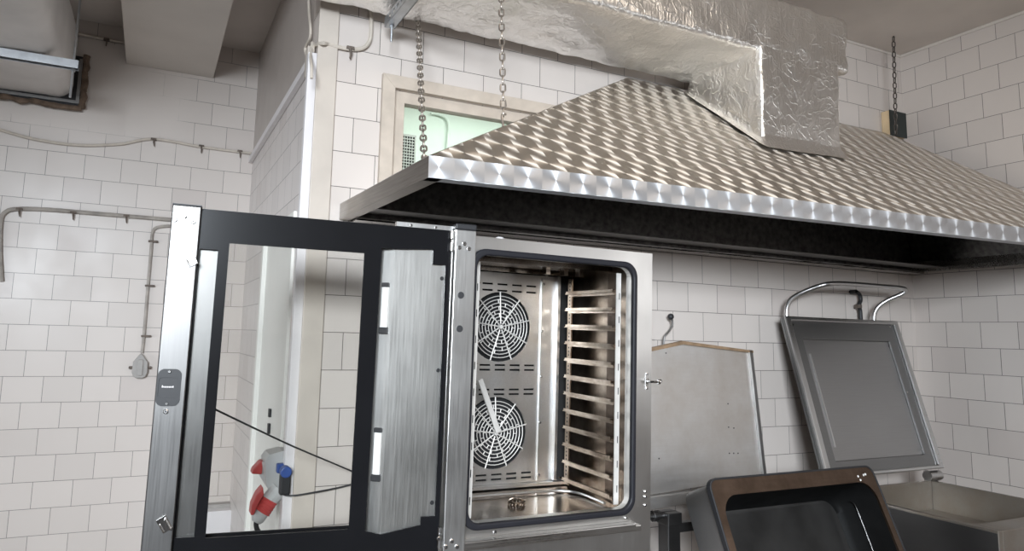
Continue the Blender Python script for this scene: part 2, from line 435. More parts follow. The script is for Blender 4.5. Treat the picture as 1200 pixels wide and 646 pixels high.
# window: wooden frame, casing and pane
win = bpy.data.objects.new('window_1', None); COL.objects.link(win); win['kind'] = 'structure'; win.location = (0, YB, 0)
bm = B(); fx0, fx1, fz0, fz1 = .806, 2.055, 2.075, 2.63
w_ = .055
for q in ([(fx0,fz0),(fx0+w_,fz0+w_),(fx0+w_,fz1-w_),(fx0,fz1)], [(fx0,fz1),(fx0+w_,fz1-w_),(fx1-w_,fz1-w_),(fx1,fz1)],
          [(fx1,fz1),(fx1-w_,fz1-w_),(fx1-w_,fz0+w_),(fx1,fz0)], [(fx1,fz0),(fx1-w_,fz0+w_),(fx0+w_,fz0+w_),(fx0,fz0)]):
    prism(bm, q, -.022, 0)
link('casing', bm, M['cream_dark'], win, bevel=.002)
bm = B(); plate(bm, rect(WX0, WX1, WZ0, WZ1), [rect(WX0+.055, WX1-.055, WZ0+.05, WZ1-.05)], .01, .06)
link('window_frame', bm, M['cream_dark'], win, bevel=.002)
bm = B(); box(bm, WX0+.05, WX1-.05, .035, .039, WZ0+.045, WZ1-.045); link('pane', bm, M['win_glass'], win)
# door in the side wall
dr = bpy.data.objects.new('door_1', None); COL.objects.link(dr); dr['kind'] = 'structure'; dr.location = (XS, 0, 0)
bm = B(); box(bm, .010, .05, D0+.05, D1-.05, .01, DZ-.05)
link('door_leaf', bm, M['door_paint'], dr)
bm = B(); plate(bm, [(D0-.0, 0), (D0+.05, 0), (D0+.05, DZ-.05), (D1-.05, DZ-.05), (D1-.05, 0), (D1, 0), (D1, DZ), (D0, DZ)], [], -.012, .09, mapf=lambda u, z, d: (d, u, z))
link('door_frame', bm, M['door_paint'], dr, bevel=.003)
for z0, z1 in ((1.150, 1.187), (1.075, 1.120)):
    bm = B(); box(bm, -.001, .011, 3.36, 3.39, z0, z1); tag(link('keyhole_plate', bm, M['black_matt'], dr), 'small dark slot on white door')
# windows of the daylit side (behind the photographer)
for i, (nm, pts) in enumerate((('window_2', 'x'), ('window_3', 'y'))):
    wn = bpy.data.objects.new(nm, None); COL.objects.link(wn); wn['kind'] = 'structure'
    bm = B()
    if pts == 'x':
        wn.location = (XR, 0, 0)
        plate(bm, rect(-2.4, -.4, 1.2, 2.7), [rect(-2.33, -1.43, 1.27, 2.63), rect(-1.37, -.47, 1.27, 2.63)], .02, .07, mapf=lambda u, z, d: (d, u, z))
    else:
        wn.location = (0, YF, 0)
        plate(bm, rect(-2.5, -.65, 2.02, 3.18), [rect(-2.45, -1.60, 2.07, 3.13), rect(-1.54, -.70, 2.07, 3.13)], -.07, -.02)
    link('window_frame', bm, M['white_pl'], wn)

# ---------------------------------------------------------------- extractor hood
ZR0, ZR1 = 1.997, 2.058
FL, FR = Vector((.69, 1.81, 0)), Vector((4.215, 1.570, 0))
RL, RR = Vector((.655, 2.695, 0)), Vector((4.215, 2.695, 0))
TL, TR = Vector((2.06, 2.675, 2.84)), Vector((4.03, 2.675, 2.85))
hood = empty('extractor_hood', (2.4, 2.2, 2.0), 'large swirl-polished stainless steel extractor hood hung on chains above the oven', 'hood')
hl = Vector(hood.location)
e1 = (FR-FL).normalized(); up2 = ((TL+TR)/2-Vector(((FL+FR)/2).to_tuple()[:2]+(ZR1,)))
up2 = (up2-e1*up2.dot(e1)).normalized()
M['swirl'] = swirl('engine_turned_steel', tuple(e1), tuple(up2))
bm = B(); uvl = bm.loops.layers.uv.new('UVMap')
a, b = FL.copy(), FR.copy(); a.z = b.z = ZR1
NU, NV = 24, 10; grid = []
for j in range(NV+1):
    l, r = a.lerp(TL, j/NV), b.lerp(TR, j/NV)
    grid.append([bm.verts.new(l.lerp(r, i/NU)-hl) for i in range(NU+1)])
for j in range(NV):
    for i in range(NU):
        f = bm.faces.new((grid[j][i], grid[j][i+1], grid[j+1][i+1], grid[j+1][i]))
        for lp in f.loops:
            d = lp.vert.co+hl-a; lp[uvl].uv = (d.dot(e1), d.dot(up2))
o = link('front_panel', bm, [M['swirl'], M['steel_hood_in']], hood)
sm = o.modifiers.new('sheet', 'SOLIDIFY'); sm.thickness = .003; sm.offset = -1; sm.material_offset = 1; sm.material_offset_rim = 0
def sheet(name, pts, mat, inner, parent, org):
    n = (Vector(pts[1])-Vector(pts[0])).cross(Vector(pts[2])-Vector(pts[0])).normalized()*.0015
    bm = B()
    A = [bm.verts.new(Vector(p)-org+n) for p in pts]; C2 = [bm.verts.new(Vector(p)-org-n) for p in pts]
    bm.faces.new(A); bm.faces.new(C2[::-1]).material_index = 1
    for i in range(len(A)):
        j = (i+1) % len(A); bm.faces.new((A[i], C2[i], C2[j], A[j]))
    return link(name, bm, [mat, inner], parent)
z1 = lambda v, z: (v.x, v.y, z)
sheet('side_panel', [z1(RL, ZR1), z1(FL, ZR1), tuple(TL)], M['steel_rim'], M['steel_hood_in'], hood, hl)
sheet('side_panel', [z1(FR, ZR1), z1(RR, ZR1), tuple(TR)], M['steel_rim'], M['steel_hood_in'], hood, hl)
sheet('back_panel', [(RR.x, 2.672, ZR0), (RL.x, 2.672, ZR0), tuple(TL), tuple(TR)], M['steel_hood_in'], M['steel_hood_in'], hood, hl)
def lip(p, q, inn, name, w=.045, mat=None):
    # folded lip: outer strip, bottom flange, inner return
    d = (q-p).normalized(); nn = Vector((-d.y, d.x, 0)); nn *= math.copysign(1, nn.dot(inn))
    bm = B()
    for (o0, o1, za, zb) in ((0, .003, ZR0, ZR1+.002), (0, w, ZR0-.002, ZR0+.001), (w-.003, w, ZR0, ZR0+.022)):
        c = [p+nn*o0, q+nn*o0, q+nn*o1, p+nn*o1]
        hexa(bm, [Vector((v.x, v.y, za))-hl for v in c]+[Vector((v.x, v.y, zb))-hl for v in c])
    return link(name, bm, mat or M['steel_rim'], hood)
lip(FL, FR, Vector((0, 1, 0)), 'rim', mat=swirl('engine_turned_lip', tuple(e1), (0, 0, 1), .095, .064, (FL.x, FL.y, ZR0-.001), .6, (.62, .63, .65), (.76, .77, .79)))
lip(RL, FL, Vector((1, 0, 0)), 'rim', mat=steel('dull_rim_steel', (.36, .33, .30), .4, (1, 1, 30), var=.2))
lip(FR, RR, Vector((-1, 0, 0)), 'rim')
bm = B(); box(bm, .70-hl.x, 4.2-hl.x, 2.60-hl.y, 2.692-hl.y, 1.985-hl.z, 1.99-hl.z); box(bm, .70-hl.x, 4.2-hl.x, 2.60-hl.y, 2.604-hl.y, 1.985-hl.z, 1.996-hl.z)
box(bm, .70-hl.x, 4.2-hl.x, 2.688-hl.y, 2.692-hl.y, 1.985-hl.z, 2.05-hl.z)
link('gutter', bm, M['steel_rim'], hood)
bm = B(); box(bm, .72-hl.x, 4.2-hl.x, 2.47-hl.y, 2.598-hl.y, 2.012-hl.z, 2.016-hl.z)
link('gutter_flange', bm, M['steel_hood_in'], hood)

# ---------------------------------------------------------------- foil lagged duct
duct = empty('ventilation_duct', (2.63, 2.38, 2.45), 'silver foil-wrapped ventilation duct rising from the hood and running under the ceiling', 'duct')
dl = Vector(duct.location)
def crumple(bm, amp, sc=9):
    bm.normal_update()
    mv = []
    for v in bm.verts:
        p = v.co*sc; q = Vector((v.co.x*26, v.co.y*26, v.co.z*7))
        mv.append(v.normal*(amp*noise.noise(p)+amp*.45*noise.noise(q+Vector((9, 3, 1)))))
    for v, d in zip(bm.verts, mv): v.co += d
def lofted(bm, sections):
    rings = [[bm.verts.new(p) for p in s] for s in sections]; n = len(rings[0])
    for A, C2 in zip(rings, rings[1:]):
        for k in range(n): bm.faces.new((A[k], A[(k+1) % n], C2[(k+1) % n], C2[k]))
    bm.faces.new(rings[0][::-1]); bm.faces.new(rings[-1])
def densify(loop, step):
    out = []
    for i in range(len(loop)):
        p, q = Vector(loop[i]), Vector(loop[(i+1) % len(loop)]); k = max(1, round((q-p).length/step))
        out += [p.lerp(q, j/k) for j in range(k)]
    return out
bm = B(); sec = densify([(x, z, 0) for x, z in rrect(2.14, 2.62, 2.85, 3.125, .022, 3)], .022)
xs = [.45+i*.028 for i in range(int((2.95-.45)/.028)+1)]+[2.95, 2.965, 2.974]
secs = []
for x in xs:
    k = 1.0 if x < 2.955 else (.985 if x < 2.97 else .95)
    secs.append([Vector((x, 2.38+(p.x-2.38)*k, 2.9875+(p.y-2.9875)*k))-dl for p in sec])
lofted(bm, secs); crumple(bm, .010)
link('trunk', bm, M['foil'], duct, smooth=True)
def zs(y, x=2.6):   # height of the hood slope
    yf = FL.y+(FR.y-FL.y)*(x-FL.x)/(FR.x-FL.x); return ZR1+(2.845-ZR1)*(y-yf)/(2.675-yf)
bm = B(); sec = densify([(x, y, 0) for x, y in rrect(2.375, 2.885, 2.135, 2.60, .014, 3)], .022)
NZ = 18; secs = []
for j in range(NZ+1):
    t = j/NZ; s = []
    for p in sec:
        zb = zs(p.y, p.x)+.004; s.append(Vector((p.x, p.y, zb+(2.87-zb)*t))-dl)
    secs.append(s)
lofted(bm, secs); crumple(bm, .006, 14)
link('drop_leg', bm, M['foil'], duct, smooth=True)
bm = B(); secs = []
for off, hh in ((.03, .004), (.018, .012), (.004, .03), (0, .05)):
    s = []
    for p in sec:
        d = Vector((p.x-2.63, p.y-2.37, 0)); d = Vector((math.copysign(min(1, abs(d.x)/.25), d.x), math.copysign(min(1, abs(d.y)/.225), d.y), 0))
        x, y = p.x+d.x*off*.5, p.y+(d.y*off if d.y < 0 else d.y*off*.5)
        s.append(Vector((x, y, zs(y, x)+hh))-dl)
    secs.append(s)
rings = [[bm.verts.new(p) for p in s] for s in secs]
for A, C2 in zip(rings, rings[1:]):
    for k in range(len(A)): bm.faces.new((A[k], A[(k+1) % len(A)], C2[(k+1) % len(A)], C2[k]))
crumple(bm, .003, 20)
link('foil_skirt', bm, M['foil'], duct, smooth=True)

# strut under the left end of the foil duct
st = empty('strut_channel', (.80, 2.3, 2.812), 'perforated galvanised strut under the left end of the foil duct', 'bracket')
bm = B(); plate(bm, rect(-.5, .30, -.021, .021), [rect(-.48+.05*k, -.45+.05*k, -.008, .008) for k in range(15)], -.0225, -.0195, mapf=lambda u, z, d: (d, u, z))
box(bm, -.021, .021, -.5, .30, -.021, -.018); box(bm, .018, .021, -.5, .30, -.021, .019)
link('channel', bm, M['galv'], st)
bm = B(); cyl(bm, (0, .27, .018), (0, .27, -.09), .005, 8); cyl(bm, (0, .27, -.022), (0, .27, -.032), .01, 6); link('threaded_rod', bm, M['galv'], st)

# ---------------------------------------------------------------- painted duct passing through the far wall
ld = empty('lagged_duct', (-.95, 4.66, 2.89), 'pale painted canvas-lagged duct entering through the far wall', 'duct')
bm = B(); sec = densify([(x, z, 0) for x, z in rrect(-.42, .43, 0, .47, .085, 6)], .05); secs = []
for j in range(46): secs.append([Vector((p.x, -.012-j*.07, p.y)) for p in sec])
lofted(bm, secs); crumple(bm, .005, 6); link('duct_shell', bm, M['canvas'], ld, smooth=True)
bm = B(); plate(bm, [(-.46, -.045), (.475, -.045), (.475, .27), (.425, .27), (.425, .075), (.38, .012), (-.46, .012)], [], -.03, -.001)
link('dark_gap_plate', bm, M['black_matt'], ld)  # black plate stands in for the shaded gap round the duct
bm = B(); plate(bm, [(-.47, -.028), (.470, -.028), (.470, .25), (.452, .25), (.452, -.010), (-.47, -.010)], [], -.045, -.028); link('flange', bm, M['steel_dark'], ld)
bm = B()
lp = [(.485+.010*math.sin(i*2.1), -.05+.012*math.cos(i*1.7)+.56*i/22) for i in range(23)]
lp = smoothpath([(.488+random.uniform(-.006, .008), -.032, -.05+.33*i/9) for i in range(10)], 3)
tube(bm, lp, [.019+.006*noise.noise(Vector((i*.6, 0, 3))) for i in range(len(lp))], 8)
lp = [(-.5+.985*i/30, -.048+.010*math.sin(i*2.3)) for i in range(31)]
lp = smoothpath([(-.5+.985*i/16, -.032, -.048+random.uniform(-.008, .006)) for i in range(17)], 3)
tube(bm, lp, [.016+.007*noise.noise(Vector((i*.5, 7, 3))) for i in range(len(lp))], 8)
link('foam_seal', bm, M['foam'], ld, smooth=True)
hg = empty('duct_hanger', (-.9, 3.915, 2.86), 'galvanised strut and threaded rod hanging beneath the painted canvas duct', 'bracket')
bm = B(); plate(bm, rect(-.52, .475, -.021, .021), [rect(-.5+.05*k, -.47+.05*k, -.012, -.003) for k in range(19)], -.0225, -.0195)
box(bm, -.52, .475, -.021, .021, .018, .021); box(bm, -.52, .475, -.021, -.018, -.021, .02); box(bm, -.52, .475, .018, .021, -.021, .02)
box(bm, .4755, .479, -.021, .021, -.019, .019, 1)
link('channel', bm, [M['galv'], M['black_matt']], hg)
bm = B(); cyl(bm, (.452, 0, -.17), (.452, 0, ZC-2.86), .006, 8); cyl(bm, (.452, 0, -.022), (.452, 0, -.034), .012, 6); link('threaded_rod', bm, M['galv'], hg)

# ---------------------------------------------------------------- chains
def chain(name, p, q, label, mat, L=.040, wire=.0034, hook=True):
    p, q = Vector(p), Vector(q)
    o = empty('hanging_chain', p, label, 'chain', 'chains holding the hood')
    d = (q-p); n = max(2, round(d.length/(L-2.4*wire))); d.normalize()
    a = d.cross(Vector((0, 1, 0))).normalized(); b = d.cross(a)
    step = (q-p).length/n; bm = B(); R = .0085
    for i in range(n):
        c = d*(step*(i+.5)); s = a if i % 2 else b
        s = (s*math.cos(.5)+d.cross(s)*math.sin(.5))
        hl_ = L/2-wire-R; pts = []
        for k in range(7): t = PI*k/6; pts.append(c+d*(hl_+R*math.sin(t))+s*(R*math.cos(t)))
        for k in range(7): t = PI+PI*k/6; pts.append(c+d*(-hl_+R*math.sin(t))+s*(R*math.cos(t)))
        tube(bm, pts, wire, 6, closed=True)
    link('links', bm, mat, o, smooth=True)
    if hook:
        bm = B(); e = q-p
        tube(bm, smoothpath([e-d*.01+a*.010, e-d*.004-a*.004, e+d*.015-a*.006, e+d*.045]), .0042, 8)
        link('hook', bm, mat, o, smooth=True)
    return o
c1b = Vector((.70, 1.86, 2.075))
chain('chain', (.945, 2.675, 2.925), aty(497, 184, 1.88), 'leftmost hanging chain, from the wall hook to the hood corner', M['chain'])
hp = FL.lerp(Vector((TL.x, TL.y, 0)), .30); hz = ZR1+(TL.z-ZR1)*.30
q2 = aty(590, 136, hp.y-.01)
chain('chain', atz(587, -14, 2.842), q2, 'middle chain in front of the foil duct, hooked to the hood slope', M['chain'])
chain('chain', atz(1047, 43, ZC-.005), aty(1050, 158, 2.565), 'dark chain by the right corner, hanging from the ceiling', M['chain_dark'], hook=False)

# small block by the corner, above the hood
bb = empty('wall_block', (4.098, 2.70, 2.82), 'small box with tan left side and black front above hood in the corner', 'box')
bm = B(); box(bm, -.078, .076, -.052, -.002, .012, .168); link('body', bm, M['tan'], bb, bevel=.002)
bm = B(); box(bm, -.077, .078, -.058, -.0525, .010, .170); tag(link('front_board', bm, M['greenblack'], bb), 'black front face')

# ---------------------------------------------------------------- cables and trunking on the walls
def cable(name, pts, r, mat, label, cat, clips=(), k=6, n=8, clipdir=(0, -1, 0)):
    P = smoothpath(pts, k) if k > 1 else [Vector(p) for p in pts]
    o = empty(name, P[0], label, cat); org = P[0]
    bm = B(); tube(bm, [p-org for p in P], r, n); link('sheath', bm, mat, o, smooth=True)
    for c in clips:
        c = Vector(c)-org; bm = B(); ang = random.uniform(-.2, .2)
        a_ = c+Vector((0, -r-.002, r*.3))
        hexa(bm, [a_+Vector(v) for v in ((-.017, -.004, -.005), (.017, -.004, -.005), (.017, r+.012, -.005), (-.017, r+.012, -.005), (-.015, -.004, .007), (.015, -.004, .007), (.015, r+.012, .007), (-.015, r+.012, .007))])
        tube(bm, [a_+Vector((ang*.02, 0, .004)), a_+Vector((.002, -.003, -.020)), a_+Vector((.004+ang*.02, .004, -.044))], [.006, .0055, .003], 6)
        link('cable_clip', bm, M['clip'], o)
    return o
W4 = YL-.012
px = lambda l, Y: [aty(x, y, Y) for x, y in l]
cable('wall_cable', px([(-15, 146), (0, 152), (40, 163), (90, 170), (140, 169), (180, 163), (235, 172), (280, 178), (297, 180)], W4), .0085, M['cable'],
      'sagging cream cable across the far wall, below the painted duct', 'cable', px([(180, 164), (236, 172), (281, 178)], W4))
cable('wall_conduit', px([(2, 330), (0, 290), (1, 260), (6, 249), (20, 245), (60, 246), (120, 251), (205, 258)], W4), .012, M['cable_grey'],
      'thick grey cable bending left and down the far wall, at mid height', 'cable', px([(23, 246), (86, 250), (148, 254)], W4))
o = cable('switch_cable', px([(222, 265), (205, 265), (187, 266), (179, 272), (177, 295), (173, 340), (169, 390), (166.5, 414)], W4), .009, M['cable_grey'],
      'grey cable dropping down the far wall to a pear-shaped junction box', 'cable')
for (x, y) in ((178, 283), (174, 335), (169.5, 394)):
    c = aty(x, y, W4)-o.location; bm = B(); box(bm, c.x-.02, c.x+.035, c.y-.012, c.y+.008, c.z-.006, c.z+.006); link('cable_clip', bm, M['clip'], o, bevel=.003)
c = aty(163, 430, YL)
jb = empty('junction_box', c, 'pear-shaped grey junction box on the far wall beside the oven door', 'junction box')
bm = B(); prof = [(-.006, .078), (.006, .078), (.022, .055), (.040, .03), (.043, -.03), (.034, -.055), (.015, -.066), (-.015, -.066), (-.034, -.055), (-.043, -.03), (-.040, .03), (-.022, .055)]
prism(bm, [(x+.006, z) for x, z in prof], -.045, 0); link('body', bm, M['grey_box'], jb, bevel=.008, seg=3)
bm = B(); box(bm, -.010, .022, -.052, -.040, -.05, .045); link('lid_rib', bm, M['grey_box'], jb, bevel=.005)
for s in (-1, 1):
    bm = B(); box(bm, .006+s*.05-.012, .006+s*.05+.012, -.03, -.012, -.012, .004); link('side_lug', bm, M['clip'], jb, bevel=.003)
cable('wall_cable', px([(60, 33), (85, 38), (125, 46), (146, 50)], W4), .008, M['cable'], 'short cream cable high on the far wall between duct and beam', 'cable', px([(125, 47)], W4))
W2 = YB-.012
cable('wall_cable', [atx(364, 56, XS-.012), aty(377, 51, YB-.025)]+px([(385, 52), (405, 57), (424, 57), (433, 48), (435, 30), (434, 10), (430, -12)], W2), .0085, M['cable'],
      'cream cable looping over the corner post and up the back wall', 'cable', px([(410, 58)], W2))
cable('corner_cable', [atx(x, y, XS-.014) for x, y in ((362, -14), (362, 10), (364, 40), (358, 56), (360, 66), (367, 60), (366, 50))]+[atx(364, 66, XS-.03), atx(365, 78, XS-.042), atx(365, 92, XS-.042)], .006, M['cable'],
      'thin cream cable with a small loop hanging beside the corner post', 'cable')
o = empty('cable_trunking', (XS, YB, 2.64), 'white plastic cable trunking running up the corner and along the side wall', 'trunking')
bm = B(); box(bm, -.036, -.001, .006, .045, -2.64, .03); link('upright', bm, M['white_pl'], o, bevel=.002)
bm = B(); box(bm, -.026, -.001, .05, YL-YB-.002, .0, .035); link('level_run', bm, M['white_pl'], o, bevel=.002)
bm = B(); box(bm, -.032, -.001, .052, .10, -.05, .075); link('joint_box', bm, M['cream'], o, bevel=.003)
bm = B(); box(bm, XS-.003, XS, 2.885, 2.93, 1.525, 1.615); struct('trim_4', bm, M['pink'])

# ---------------------------------------------------------------- combi oven
OR = (.0163, .0064, .013)
oven = empty('convection_oven', (.9184, 2.0, 1.8691), 'tall stainless steel convection oven standing open under the hood', 'oven', rot=OR)
mo = Matrix.Translation(oven.location) @ oven.rotation_euler.to_matrix().to_4x4()
X0, X1, ZB = -.068, .739, -1.07
iX0, iX1, iZ0, iZ1, iY = -.018, .690, -.905, -.045, .475
bm = B()
plate(bm, [(X0, ZB), (X1, ZB), (X1, 0), (X0, 0)], [rrect(.020, .650, -.898, -.058, .045)], .0, .03)
box(bm, X0, X1, .03, .66, -.025, 0); box(bm, X0, X1, .03, .66, ZB, ZB+.03)
box(bm, X0, X0+.02, .03, .66, ZB+.03, -.025); box(bm, X1-.02, X1, .03, .66, ZB+.03, -.025); box(bm, X0+.02, X1-.02, .64, .66, ZB+.03, -.025)
link('cabinet', bm, M['steel_front'], oven)
bm = B()   # cavity liner, open to the front
t_ = .004
box(bm, iX0-t_, iX1+t_, .031, iY+t_, iZ0-t_, iZ0); box(bm, iX0-t_, iX1+t_, .031, iY+t_, iZ1, iZ1+t_)
box(bm, iX0-t_, iX0, .031, iY, iZ0, iZ1); box(bm, iX1, iX1+t_, .031, iY, iZ0, iZ1); box(bm, iX0, iX1, iY, iY+t_, iZ0, iZ1)
link('cavity_liner', bm, M['steel_in'], oven)
bm = B(); box(bm, iX1-.003, iX1-.0005, .035, iY-.03, iZ0+.002, iZ1-.002); link('side_liner', bm, M['steel_brown'], oven)
bm = B(); g0 = rrect(-.002, .662, -.917, -.040, .055, 8); g1 = rrect(.019, .644, -.897, -.061, .042, 8)
plate(bm, g0, [g1], -.016, .004); link('door_gasket', bm, M['rubber'], oven, bevel=.006, seg=3)
# baffle with fan openings and slots
F1, F2, FRAD = (.336, -.288), (.330, -.695), .136
holes = [circ(*F1, FRAD, 40), circ(*F2, FRAD, 40)]
for z in (-.121, -.146, -.437, -.455, -.531, -.549, -.852, -.870):
    k0 = 0
    for k in range(6): holes.append(rect(.122+.066*k, .168+.066*k, z-.0035, z+.0035))
bm = B(); plate(bm, rect(.06, .60, -.888, -.075), holes, .420, .424)
box(bm, .520, .534, .412, .420, -.882, -.085); box(bm, .590, .602, .40, .42, -.885, -.075); box(bm, .058, .07, .40, .42, -.885, -.075)
baf = link('baffle_plate', bm, M['steel_baffle'], oven)
for z in (-.11, -.3, -.48, -.66, -.86):
    bm = B(); screw_head(bm, .527, .412, z, .005); link('screw', bm, [M['screw'], M['black_matt']], baf)
bm = B(); box(bm, -.012, .686, .45, .455, -.885, -.06); link('dark_chamber_sheet', bm, M['dark'], oven)  # black sheet stands in for the dark space behind the baffle
for (fx, fz) in (F1, F2):
    bm = B()
    for i in range(1, 9):
        r = .0135*i+.012
        tube(bm, [(fx+r*math.cos(2*PI*k/44), .415, fz+r*math.sin(2*PI*k/44)) for k in range(44)], .0018, 6, closed=True)
    for k in range(9):
        a = 2*PI*k/9+.22
        cyl(bm, (fx+.012*math.cos(a), .411, fz+.012*math.sin(a)), (fx+.137*math.cos(a), .413, fz+.137*math.sin(a)), .0027, 6)
    for i in range(2, 7):       # short ties between the rings
        for k in range(9):
            a = 2*PI*(k+.5*(i % 2))/9+.3; r = .0135*i+.012
            cyl(bm, (fx+r*math.cos(a), .414, fz+r*math.sin(a)), (fx+(r+.0135)*math.cos(a), .414, fz+(r+.0135)*math.sin(a)), .002, 6)
    tube(bm, [(fx, .405, fz), (fx, .418, fz)], [.008, .010], 12)
    gr = link('fan_grille', bm, M['wire'], oven, smooth=True)
    bm = B()
    for k in range(8):
        a = 2*PI*k/8; c, s = math.cos(a), math.sin(a)
        hexa(bm, [(fx+r*c-w*s, y, fz+r*s+w*c) for y in (.428, .446) for r, w in ((.06, -.004), (.118, .002), (.118, .006), (.06, .0))])
    cyl(bm, (fx-.0, .428, fz), (fx, .447, fz), .022, 14); cyl(bm, (fx, .4445, fz), (fx, .4475, fz), .12, 24)
    link('fan_wheel', bm, M['black_matt'], oven)
bm = B(); a, b = Vector((.246, .396, -.49)), Vector((.334, .400, -.690)); d = (b-a).normalized(); s = Vector((d.z, 0, -d.x))*.0105
hexa(bm, [a-s+Vector((0,-.006,0)), b-s+Vector((0,-.006,0)), b-s+Vector((0,.005,0)), a-s+Vector((0,.005,0)), a+s+Vector((0,-.006,0)), b+s+Vector((0,-.006,0)), b+s+Vector((0,.005,0)), a+s+Vector((0,.005,0))])
tag(link('spray_tube', bm, M['wire'], oven, bevel=.002), 'loose bright bar slanting across the lower fan')
# tray racks
def rack(xp, sgn):
    bmh = lambda bm, x, y0, y1: [box(bm, x-.0008*sgn if sgn > 0 else x, x if sgn > 0 else x+.0008, y0, y1, -.10-.0145*k-.003, -.10-.0145*k+.003, 1) for k in range(54)]
    bm = B(); box(bm, xp-.003, xp+.003, .345, .372, -.892, -.085); box(bm, xp-.003, xp+.018*sgn if sgn > 0 else xp+.003, .369, .372, -.892, -.085)
    for k in range(54):
        z = -.10-.0145*k; x = xp-.0036*sgn; box(bm, min(x, x+.0006*sgn), max(x, x+.0006*sgn), .354, .361, z-.0028, z+.0028, 1)
    post = link('tray_rack', bm, [M['steel_brown'], M['dark']], oven)
    bm = B(); box(bm, xp-.003, xp+.003, .05, .105, -.895, -.078)
    link('front_post', bm, M['post_dark'], post)
    bm = B(); box(bm, xp-.008, xp+.012, .046, .050, -.895, -.078)
    for k in range(9): box(bm, xp+.003, xp+.006, .0452, .0460, -.16-.085*k-.014, -.16-.085*k+.010, 1)
    tag(link('front_post_face', bm, [M['wire'], M['dark']], post), 'bright front edge with dark slots')
    for k in range(12):
        z = -.147-.066*k; bm = B()
        x0, x1 = sorted((xp-.020*sgn, xp-.003*sgn))
        box(bm, x0, x1, .055, .365, z-.0015, z+.0015)
        xa = xp-.020*sgn; box(bm, min(xa, xa+.003*sgn), max(xa, xa+.003*sgn), .06, .36, z, z+.010)
        xa = xp-.006*sgn; box(bm, min(xa, xa+.003*sgn), max(xa, xa+.003*sgn), .06, .36, z-.010, z+.008)
        link('runner', bm, M['runner'], post)
    return post
rack(.622, 1); rack(.046, -1)
for xs_ in (.657, .011):
    bm = B(); box(bm, xs_-.006, xs_+.006, .032, .038, -.895, -.075)
    for k in range(11): box(bm, xs_-.003, xs_+.003, .0312, .032, -.15-.068*k-.012, -.15-.068*k+.008, 1)
    link('slotted_side_strip', bm, [M['wire'], M['dark']], oven)
bm = B(); tube(bm, [(.301+.028*math.cos(2*PI*k/20), .186+.028*math.sin(2*PI*k/20), -.893) for k in range(20)], .003, 6, closed=True)
for k in range(7):
    a = PI*k/7; tube(bm, smoothpath([(.301-.03*math.cos(a), .186-.03*math.sin(a), -.902), (.301-.02*math.cos(a), .186-.02*math.sin(a), -.886), (.301+.02*math.cos(a), .186+.02*math.sin(a), -.886), (.301+.03*math.cos(a), .186+.03*math.sin(a), -.902)], 3), .0022, 5)
link('drain_cover', bm, M['steel_brown'], oven, smooth=True)
bm = B(); box(bm, .02, .65, .395, .47, -.900, -.889); tube(bm, smoothpath([(.12, .30, -.897), (.45, .30, -.897), (.56, .28, -.897), (.60, .22, -.897), (.60, .08, -.897)]), .005, 8)
link('cavity_floor_trim', bm, M['steel_baffle'], oven, smooth=False)
bm = B(); box(bm, .0, .69, .17, .30, -.062, -.046); box(bm, .0, .69, .36, .372, -.075, -.046)
for xq in (.42, .50, .57): box(bm, xq, xq+.018, .22, .25, -.085, -.06)
link('ceiling_rail', bm, M['steel_in'], oven)
bm = B()
prism(bm, [(-.016, -.941), (.648, -.941), (.650, -.947), (.673, -.947), (.673, -.966), (-.016, -.966)], -.034, -.0005)
link('drip_rail', bm, M['steel_h'], oven, bevel=.003)
bm = B(); box(bm, .711, .724, -.003, 0, -.492, -.432); link_pl = link('latch_plate', bm, M['screw'], oven)
bm = B(); tube(bm, [(.718, -.003, -.463), (.718, -.026, -.463), (.726, -.036, -.463), (.738, -.036, -.463)], .0042, 8); tube(bm, [(.737, -.036, -.463), (.742, -.036, -.463), (.752, -.036, -.458)], [.007, .009, .006], 10)
link('latch_pin', bm, M['chrome'], link_pl, smooth=True)
for (x, z) in ((.715, -.846), (.715, -.863), (.715, -.892), (.63, -.928), (.12, -.930), (.717, -.437), (.717, -.487)):
    bm = B(); screw_head(bm, x, -.0005, z, .0055); link('screw', bm, [M['screw'], M['black_matt']], oven)
bm = B(); ball(bm, (.123, .04, .002), .017, 12, (1, 1, .55)); link('vent_cap', bm, M['white_pl'], oven, smooth=True)
# stand below
stand_bm = B()
for x in (X0+.03, X1-.03):
    for y in (.05, .62):
        base = mo.inverted() @ Vector((0, 0, 0)); p = mo @ Vector((x, y, 0)); zl = -(p.z)/mo[2][2]
        box(stand_bm, x-.02, x+.02, y-.02, y+.02, zl, ZB)
for y in (.05, .62): box(stand_bm, X0+.03, X1-.03, y-.015, y+.015, ZB-.04, ZB)
box(stand_bm, X0+.03, X1-.03, .05, .62, -1.62, -1.60)
link('stand', stand_bm, M['steel'], oven)
# door, swung right round to the left
dm = (Matrix.Rotation(-.0875, 3, 'Z') @ Matrix.Rotation(.0103, 3, 'Y') @ Matrix.Rotation(.0067, 3, 'X'))
DX0, DX1, GT, GB = -.742, -.004, 0.0, -.985
outer = [(DX0, GB), (DX1, GB), (DX1, GT), (DX0, GT)]
win_h = rect(-.661, -.276, -.885, -.0845)
strip_h = rect(-.738, -.690, -.880, -.106)
colm_h = [(-.228, -.892), (-.181, -.905), (-.062, -.885), (-.062, -.862), (-.018, -.862), (-.018, -.103), (-.060, -.103), (-.060, -.056), (-.178, -.064), (-.2235, -.064)]
bm = B(); plate(bm, outer, [win_h, strip_h, colm_h], -.006, .000)
door = link('door', bm, M['black'], oven)
tag(door, 'open glass oven door with black border')
door.location = mo.inverted() @ (mo @ Vector((-.07, 0, 0)))
door.rotation_euler = (mo.to_3x3().inverted() @ dm).to_euler()
def sp(name, bm, mat, **k): return link(name, bm, mat, door, **k)
